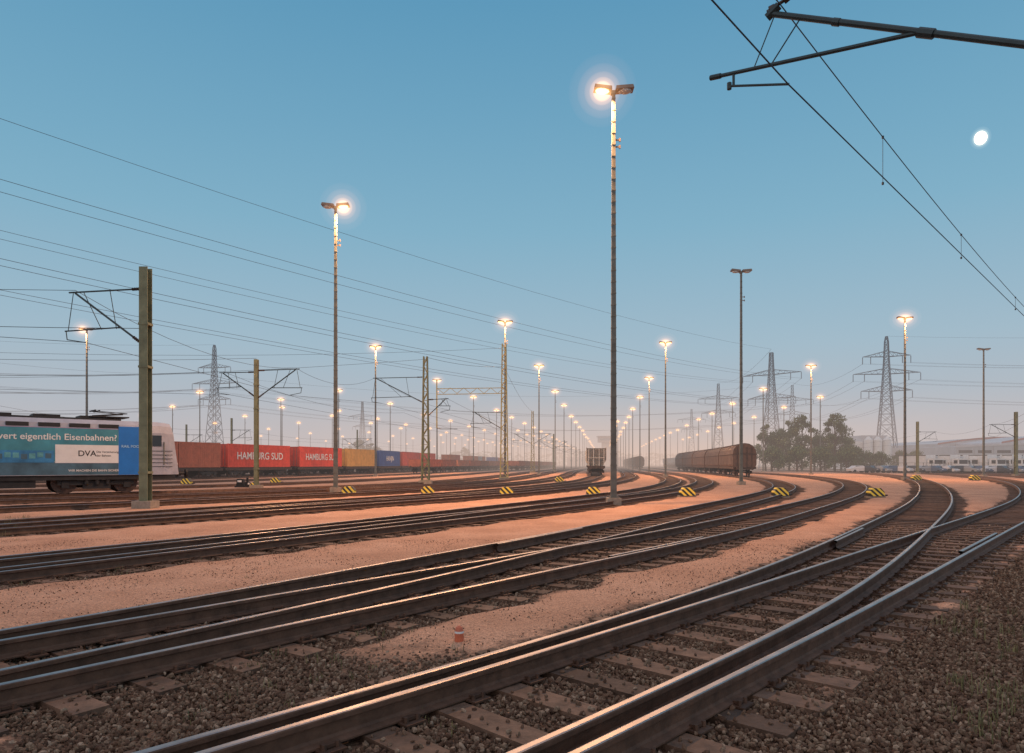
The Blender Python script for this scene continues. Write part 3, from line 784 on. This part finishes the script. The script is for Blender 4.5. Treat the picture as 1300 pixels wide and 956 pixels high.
def string(k,y0,n,meshes,L,name):
    s=s_at_y(k,y0)
    for i in range(n):
        x,y,a=on_track(k,s+L/2); place(name,meshes[i%len(meshes)],(x,y,0),a); s+=L
string('J',118,12,OW,13.5,'open_freight_wagon'); string('I',175,10,OW,13.5,'open_freight_wagon')
def covered():
    mb=MB(); L=15.2
    pr=[(-1.3,1.15),(-1.45,1.5),(-1.45,2.9),(-1.32,3.5),(-1.0,3.95),(-.55,4.2),(0,4.28),(.55,4.2),(1.0,3.95),(1.32,3.5),(1.45,2.9),(1.45,1.5),(1.3,1.15)]
    mb.prism(pr,-L/2,L/2,0,3)
    for k in range(13):
        x=-L/2+.15+k*(L-.3)/12; mb.prism([(y*1.025,1.15+(z-1.15)*1.012) for y,z in pr],x-.05,x+.05,1,1)
    for s in(-1,1):
        mb.box((0,s*1.47,2.85),(L,.06,.09),1); mb.box((0,s*1.36,1.1),(L,.12,.28),1)
        for y in(-.9,-.3,.3,.9): mb.box((s*(L/2+.03),y,2.5),(.06,.1,2.6),1)
        mb.box((s*(L/2+.04),0,2.9),(.06,2.7,.08),1)
    mb.box((0,0,.98),(L,2.2,.25),1)
    bogie(mb,-L/2+2.4,1.8,1,2); bogie(mb,L/2-2.4,1.8,1,2); buffers(mb,L,1.05,1)
    return mb.mesh('covered_freight_wagon',[paint('wagon_brown',(.13,.095,.085),.6,0,.35,1.),M_frame,M_wheel,paint('wagon_end_brown',(.10,.06,.045),.7,0,.3,2.)])
CV=covered(); string('C',88,5,[CV],16.3,'covered_freight_wagon')
def hopper():
    mb=MB(); L=11.
    pr=[(-.9,1.3),(-1.4,2.2),(-1.4,3.9),(1.4,3.9),(1.4,2.2),(.9,1.3)]
    mb.prism(pr,-L/2+.8,L/2-.8,0)
    for k in range(9):
        x=-L/2+.85+k*(L-1.7)/8; mb.prism([(y*1.04,z) for y,z in pr],x-.05,x+.05,0)
    for s in(-1,1):
        mb.box((0,s*1.4,3.95),(L-1.5,.12,.12),0)
        mb.box((s*(L/2-.1),0,1.15),(.25,2.5,.35),1)
        for y in(-1.1,-.4,.4,1.1): mb.beam((s*(L/2-.15),y,1.3),(s*(L/2-.8),y,3.8),.09,0)
        mb.box((s*(L/2-.2),0,2.5),(.06,2.4,.08),0)
    mb.box((0,0,1.02),(L,2.3,.2),1)
    bogie(mb,-L/2+2,1.8,1,2); bogie(mb,L/2-2,1.8,1,2); buffers(mb,L,1.05,1)
    return mb.mesh('hopper_wagon',[paint('hopper_grey',(.48,.47,.45),.65,0,.25,1.2),M_frame,M_wheel])
HW=hopper(); string('F',98,8,[HW],12.2,'hopper_wagon'); string('E2',230,10,[CV],16.3,'covered_freight_wagon'); string('D',215,8,[HW],12.2,'hopper_wagon')

# ------------------------------------------------------------ trackside markers
m,nt,b=newmat('hazard_stripes'); N=nt.nodes;L_=nt.links
tc=N.new('ShaderNodeTexCoord'); sx=N.new('ShaderNodeSeparateXYZ'); L_.new(tc.outputs['Object'],sx.inputs[0])
ad=N.new('ShaderNodeMath'); ad.operation='ADD'; L_.new(sx.outputs[0],ad.inputs[0]); L_.new(sx.outputs[2],ad.inputs[1])
mu=N.new('ShaderNodeMath'); mu.operation='MULTIPLY'; mu.inputs[1].default_value=3.1; L_.new(ad.outputs[0],mu.inputs[0])
fr=N.new('ShaderNodeMath'); fr.operation='FRACT'; L_.new(mu.outputs[0],fr.inputs[0])
gt=N.new('ShaderNodeMath'); gt.operation='GREATER_THAN'; gt.inputs[1].default_value=.5; L_.new(fr.outputs[0],gt.inputs[0])
mx=N.new('ShaderNodeMix'); mx.data_type='RGBA'; mx.inputs[6].default_value=(.02,.018,.015,1); mx.inputs[7].default_value=(.78,.56,.06,1)
L_.new(gt.outputs[0],mx.inputs[0]); L_.new(mx.outputs[2],b.inputs['Base Color']); b.inputs['Roughness'].default_value=.5
mb=MB()
pr=[(-.40,.08),(-.40,.30),(-.22,.52),(.22,.52),(.40,.30),(.40,.08)]
vs=[(x,-.2-(.5-z)*.25,z) for x,z in pr]+[(x,.2,z) for x,z in pr]
mb.add(vs,[(0,5,4,3,2,1),(6,7,8,9,10,11)]+[(i,(i+1)%6,6+(i+1)%6,6+i) for i in range(6)],0)
mb.box((0,0,.0),(.9,.55,.14),1); mb.cyl((.44,0,.1),(.7,0,.12),.04,None,8,2)
SW=mb.mesh('switch_marker_box',[m,M_conc,M_dark])
for a,d,s in((-207,39,.92),(-107,39,.92),(-7,38,.92),(103,38,.92),(222,36.5,.95),(340,36.5,.95),(461,36,.95),(-413,58,1.),(-326,50,.8),(513,72,1.1),(587,72,1.1),(-565,45,.9),(-300,62,1),(60,66,1.)):
    x,y=az(a,d); place('switch_marker_box',SW,(x,y,GZ),rng.normal(0,.06),scale=(s,s,s))
mb=MB()
mb.box((0,0,.12),(1.0,.5,.12),0); mb.box((-.15,0,.42),(.5,.4,.5),0,taper=(.85,.9)); mb.box((.35,0,.3),(.3,.3,.3),0); mb.box((-.15,-.21,.5),(.3,.02,.14),1); mb.cyl((.35,0,.4),(.35,0,.75),.08,None,8,0); mb.box((.5,-.16,.32),(.12,.02,.12),1)
obj(mb,'dwarf_signal',[M_black,M_white],(*az(-342,50),GZ))
mb=MB()
mb.cyl((0,0,-.08),(0,0,.085),.048,.046,12,0); mb.cyl((0,0,.085),(0,0,.105),.0465,.045,12,1); mb.cyl((0,0,.105),(0,0,.145),.045,.032,12,0); mb.cyl((0,0,.145),(0,0,.16),.032,.010,12,0)
obj(mb,'track_marker_post',[paint('marker_red',(.60,.16,.08),.5,0,.2,12.),M_white],(-.53,6.85,GZ-.02))

# ------------------------------------------------------------ trees
M_bark=paint('bark',(.08,.06,.045),.9,0,.3,3.)
M_lf=[paint('foliage_dark',(.055,.085,.035),.8,0,.3,.6,0,.35),paint('foliage_mid',(.085,.12,.045),.8,0,.3,.6,0,.35),paint('foliage_light',(.13,.15,.055),.8,0,.3,.6,0,.35)]
def tree_mesh(h,w,seed,n=3600):
    r=np.random.default_rng(seed); mb=MB()
    mb.cyl((0,0,0),(.1,0,h*.35),.28,.2,8,0); mb.cyl((.1,0,h*.35),(0,.1,h*.8),.2,.05,6,0)
    cl=[]
    for k in range(26):
        z=h*r.uniform(.2,.95); t=(z/h-.2)/.75; rad=w/2*math.sin(math.pi*min(1,max(.12,.25+t*.72)))**.7
        a=r.uniform(0,6.28); q=rad*r.uniform(.35,.95); c=(q*math.cos(a),q*math.sin(a),z); cl.append((c,r.uniform(.7,1.5),int(r.integers(1,4))))
        mb.cyl((0,0,z*.6),c,.09,.02,5,0)
    for k in range(n):
        c,cr,mi=cl[int(r.integers(0,len(cl)))]
        v=r.normal(0,1,3); v/=np.linalg.norm(v); p=np.array(c)+v*cr*r.uniform(.5,1.1)*np.array([1,1,.8])
        s=r.uniform(.12,.26); u=r.normal(0,1,3); u/=np.linalg.norm(u); w_=np.cross(u,v); w_/=np.linalg.norm(w_)+1e-6
        mb.add([p-u*s,p-w_*s*.7,p+u*s,p+w_*s*.7],[(0,1,2,3)],mi)
    return mb.mesh('tree',[M_bark]+M_lf)
TM=[tree_mesh(13,9,1),tree_mesh(11.5,8,2),tree_mesh(10,8.5,3),tree_mesh(5,7,4,2200)]
for a,d,k,s in((322,176,1,.95),(338,172,2,1),(352,178,1,1.05),(368,170,0,1.0),(384,176,1,1),(398,172,2,1.05),(410,165,0,.98),(418,176,1,1),(330,160,3,1),(362,158,3,1),(392,158,3,1),(425,160,3,1),(438,165,3,1),(455,170,3,.8),(470,168,3,.8),(496,190,3,.9),(512,195,3,1.)):
    x,y=az(a,d); place('tree',TM[k],(x,y,GZ),rng.uniform(0,6),scale=(s,s,s*rng.uniform(.95,1.12)))
for a,d,k,s in((-195,420,0,1.3),(-180,430,1,1.3),(-207,425,2,1.3),(-60,560,0,1.2),(-470,300,3,1.5),(-500,310,2,1.)):
    x,y=az(a,d); place('tree',TM[k],(x,y,GZ),rng.uniform(0,6),scale=(s*1.6,s,s))
mb=MB()
for _ in range(9000):
    a=rng.uniform(-.9,.95); d=rng.uniform(880,940); x=a*d
    hmax=9+8*float(vnoise(np.array([x*.03]),np.array([1.]),11)[0])*1.4+3*float(vnoise(np.array([x*.15]),np.array([4.]),12)[0])
    z=rng.uniform(-.3,1)*hmax; s=rng.uniform(.8,1.8)
    a1=rng.uniform(-.6,.6); mb.add([(x-s,d+a1,z-s*.6),(x+s,d-a1,z-s*.5),(x+s*.7,d-a1,z+s*.7),(x-s*.8,d+a1,z+s*.6)],[(0,1,2,3)],0)
obj(mb,'distant_tree_line',[paint('distant_foliage',(.08,.10,.07),.9,0,.25,.05,0,.2)])

# ------------------------------------------------------------ buildings on the right
M_clad=paint('grey_cladding',(.50,.50,.52),.6,0,.12,.4); M_roofw=paint('white_roof',(.62,.60,.62),.5,0,.1,.3)
M_red=paint('red_fascia',(.42,.18,.16),.5,0,.15,.5); M_door=paint('dock_door',(.60,.62,.65),.5,0,.1,1.)
def hall(name,x,y,w,d,h,bays,curve=0.,fascia=True,cm=None,fm=2):
    mb=MB()
    n=14; prf=[(-w/2,0),(-w/2,h)]+[(-w/2+w*k/n,h+curve*math.sin(math.pi*k/n)) for k in range(1,n)]+[(w/2,h),(w/2,0)]
    vs=[(a,-d/2,z) for a,z in prf]+[(a,d/2,z) for a,z in prf]; m_=len(prf)
    mb.add(vs,[tuple(range(m_)),tuple(range(m_,2*m_))[::-1]],0)
    mb.add(vs,[(i,m_+i,m_+(i+1)%m_,(i+1)%m_) for i in range(m_)],1)
    if fascia:
        for i in range(1,m_-2):
            a,b_=prf[i],prf[i+1]; mb.add([(a[0],-d/2-.12,a[1]-.35),(b_[0],-d/2-.12,b_[1]-.35),(b_[0],-d/2-.12,b_[1]+.2),(a[0],-d/2-.12,a[1]+.2)],[(0,1,2,3)],fm)
    for k in range(bays):
        xx=-w/2+(k+.5)*w/bays
        mb.box((xx,-d/2-.04,1.9),(w/bays*.5,.1,3.6),3); mb.box((xx,-d/2-.05,3.85),(w/bays*.58,.16,.2),1)
        mb.box((xx,-d/2-.03,h*.78),(w/bays*.7,.08,h*.12),4)
        mb.box((xx+w/bays*.5-.15,-d/2-.08,h/2),(.2,.14,h),0)
    obj(mb,name,[cm or M_clad,M_roofw,M_red,M_door,M_glass],(x,y,GZ))
hall('warehouse',*az(600,215),44,40,6.8,8,.7,fm=1)
hall('warehouse',*az(565,262),46,50,8.8,8,2.2)
hall('warehouse',*az(640,240),46,50,8.6,8,2.6)
hall('warehouse',*az(505,300),40,40,9.,7,2.,fm=1)
mb=MB(); mb.box((0,0,5.5),(8,9,11),0); mb.box((-7,0,4.5),(6,9,9),1); mb.box((7,0,3.5),(7,9,7),0)
for k in range(3): mb.cyl((-3+k*3,-6,0),(-3+k*3,-6,9.5),1.3,None,16,1); mb.cyl((-3+k*3,-6,9.5),(-3+k*3,-6,10.6),1.3,.2,16,1)
for k in range(4):
    for j in range(3): mb.box((-3+k*2,-4.52,3+j*2.8),(1.,.06,1.1),2)
obj(mb,'silo_building',[M_clad,M_white,M_glass],(*az(452,225),GZ))
mb=MB(); mb.box((0,0,11),(9,9,22),0); mb.box((0,0,24.5),(16,13,5),0); mb.box((0,-6.53,24.6),(15,.1,2.2),1); mb.box((0,0,27.4),(18,15,.8),0)
for s in(-1,1): mb.box((s*22,0,4),(30,10,8),0)
for k in range(14): mb.box((-34+k*5.2,-5.05,5),(2.4,.1,2),1)
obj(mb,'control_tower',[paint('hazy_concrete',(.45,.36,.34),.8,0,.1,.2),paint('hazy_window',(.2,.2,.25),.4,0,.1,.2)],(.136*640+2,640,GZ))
mb=MB()
for k in range(90):
    x=62+k*1.6; y=150+(k*1.6)*-.18; mb.box((x,y,1),(.08,.08,2.1),0)
for z in(.3,1.1,2.0): mb.beam((62,150,z),(62+89*1.6,150-89*1.6*.18,z),.05,0)
obj(mb,'yard_fence',[M_galv],(0,0,GZ))
def car_mesh(col):
    mb=MB()
    pr=[(-2.1,.35),(-2.15,.8),(-1.95,.95),(-1.55,1.0),(-1.0,1.42),(.55,1.45),(1.25,1.0),(2.0,.85),(2.15,.6),(2.1,.35)]
    w=.86
    vs=[(x,-w*(1 if z<1.05 else .84),z) for x,z in pr]+[(x,w*(1 if z<1.05 else .84),z) for x,z in pr]; n=len(pr)
    mb.add(vs,[tuple(range(n)),tuple(range(n,2*n))[::-1]]+[(i,n+i,n+(i+1)%n,(i+1)%n) for i in range(n)],0)
    for s in(-1,1):
        mb.add([(-1.4,s*.845,1.02),(1.1,s*.845,1.02),(.5,s*.745,1.38),(-.95,s*.745,1.38)],[(0,1,2,3)],1)
        for x in(-1.3,1.35): mb.cyl((x,s*.7,.32),(x,s*.89,.32),.32,None,12,2)
        mb.box((2.1,s*.6,.72),(.06,.3,.12),3)
    mb.add([(1.22,-.7,1.03),(1.22,.7,1.03),(.6,.66,1.41),(.6,-.66,1.41)],[(0,1,2,3)],1)
    return mb.mesh('parked_car',[paint('car_paint',col,.3,.1,.05,1.),M_glass,M_black,M_white])
CARS=[car_mesh(c) for c in((.6,.6,.62),(.05,.06,.08),(.3,.31,.33),(.08,.12,.2))]
mb=MB()
mb.box((-1.3,0,2.35),(7.6,2.5,2.75),0); mb.box((-1.3,-1.26,3.6),(7.6,.03,.15),2); mb.box((3.75,0,1.7),(2.0,2.4,2.4),0,taper=(.85,.94)); mb.box((4.62,0,2.2),(.12,2.0,.85),1); mb.box((3.9,-1.19,2.2),(.9,.04,.7),1)
mb.box((0,0,.75),(9.2,1.0,.3),2)
for x in(-3.6,-2.4,3.6):
    for s in(-1,1): mb.cyl((x,s*.9,.48),(x,s*1.22,.48),.48,None,14,2)
TRK=mb.mesh('box_truck',[M_white,M_glass,M_black])
for a,d in((520,150),(535,151),(551,148),(567,150),(596,146),(611,147),(627,145),(642,146)):
    x,y=az(a,d); place('box_truck',TRK,(x,y,GZ),-1.35+rng.normal(0,.05))
for i in range(16):
    x,y=az(440+i*14,138-i*.8); place('parked_car',CARS[i%4],(x,y,GZ),-1.2+rng.normal(0,.1) if i%3 else .1)

# ------------------------------------------------------------ moon with added glow shells, haze boxes that emit light
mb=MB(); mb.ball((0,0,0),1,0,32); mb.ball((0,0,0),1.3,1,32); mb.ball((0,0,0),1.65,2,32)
obj(mb,'moon',[emit('moon_surface',(1.,.93,.74),1.7),glow_haze('moon_halo_inner',(1,.9,.65),.006),glow_haze('moon_halo_outer',(1,.9,.7),.0015)],(1785,2600,1243),smooth=True).scale=(21,21,25)
mb=MB(); mb.box((200,1050,12),(3800,2000,30),0)
dn=.0012
obj(mb,'glow_haze',[glow_haze('ground_glow_haze',(.60,.51,.48),dn,dn)])  # pale haze light put in as the volume's own emission
mb=MB(); mb.box((0,0,7),(190,900,17),0)
obj(mb,'glow_haze',[glow_haze('yard_glow_haze',(.90,.58,.42),.0012,.0012)],(.136*560,570,0),-.135)  # warm glow over the yard, added as emission in this box

# ------------------------------------------------------------ sky / light
w=bpy.data.worlds.new('World'); scene.world=w; w.use_nodes=True; N=w.node_tree.nodes;L=w.node_tree.links
bg=N['Background']; tc=N.new('ShaderNodeTexCoord'); sx=N.new('ShaderNodeSeparateXYZ'); L.new(tc.outputs['Generated'],sx.inputs[0])
r=N.new('ShaderNodeValToRGB'); L.new(sx.outputs[2],r.inputs[0]); e=r.color_ramp.elements
stops=[(0,(.46,.455,.50)),(.045,(.42,.46,.53)),(.16,(.32,.475,.585)),(.32,(.205,.42,.565)),(.56,(.108,.31,.485)),(1,(.05,.20,.38))]
while len(e)<len(stops): e.new(.5)
for k,(p,c) in enumerate(stops): e[k].position=p; e[k].color=(*c,1)
dp=N.new('ShaderNodeVectorMath'); dp.operation='DOT_PRODUCT'; L.new(tc.outputs['Generated'],dp.inputs[0]); v=Vector((.136,1,.0)).normalized(); dp.inputs[1].default_value=v
mx=N.new('ShaderNodeMath'); mx.operation='MAXIMUM'; mx.inputs[1].default_value=0; L.new(dp.outputs['Value'],mx.inputs[0])
pw=N.new('ShaderNodeMath'); pw.operation='POWER'; pw.inputs[1].default_value=45; L.new(mx.outputs[0],pw.inputs[0])
hz=N.new('ShaderNodeMapRange'); hz.inputs[1].default_value=0; hz.inputs[2].default_value=.11; hz.inputs[3].default_value=.5; hz.inputs[4].default_value=0; L.new(sx.outputs[2],hz.inputs[0])
gm=N.new('ShaderNodeMath'); gm.operation='MULTIPLY'; L.new(pw.outputs[0],gm.inputs[0]); L.new(hz.outputs[0],gm.inputs[1])
m1_=N.new('ShaderNodeMix'); m1_.data_type='RGBA'; L.new(gm.outputs[0],m1_.inputs[0]); L.new(r.outputs[0],m1_.inputs[6]); m1_.inputs[7].default_value=(.78,.58,.46,1)
sk=N.new('ShaderNodeTexSky'); sk.sky_type='NISHITA'; sk.sun_disc=False; sk.sun_elevation=math.radians(4); sk.sun_rotation=math.radians(200)
sc_=N.new('ShaderNodeVectorMath'); sc_.operation='SCALE'; sc_.inputs['Scale'].default_value=.006; L.new(sk.outputs[0],sc_.inputs[0])
ad=N.new('ShaderNodeVectorMath'); ad.operation='ADD'; L.new(m1_.outputs[2],ad.inputs[0]); L.new(sc_.outputs[0],ad.inputs[1])
L.new(ad.outputs[0],bg.inputs[0]); bg.inputs[1].default_value=1.
sd=bpy.data.lights.new('warm_fill_sun','SUN'); sd.energy=1.05; sd.angle=math.radians(110); sd.color=(1.,.60,.37)  # broad warm light added to mimic the lamp rows' overall glow
so=bpy.data.objects.new('warm_fill_sun',sd); scene.collection.objects.link(so); so.rotation_euler=(math.radians(35),0,math.radians(-20))

# ------------------------------------------------------------ camera
cd=bpy.data.cameras.new('camera'); cd.lens=24; cd.sensor_width=36; cd.shift_y=.0854; cd.clip_end=8000; cd.clip_start=.05
co=bpy.data.objects.new('camera',cd); scene.collection.objects.link(co); co.location=(0,0,1.6); co.rotation_euler=(math.pi/2,0,0); scene.camera=co
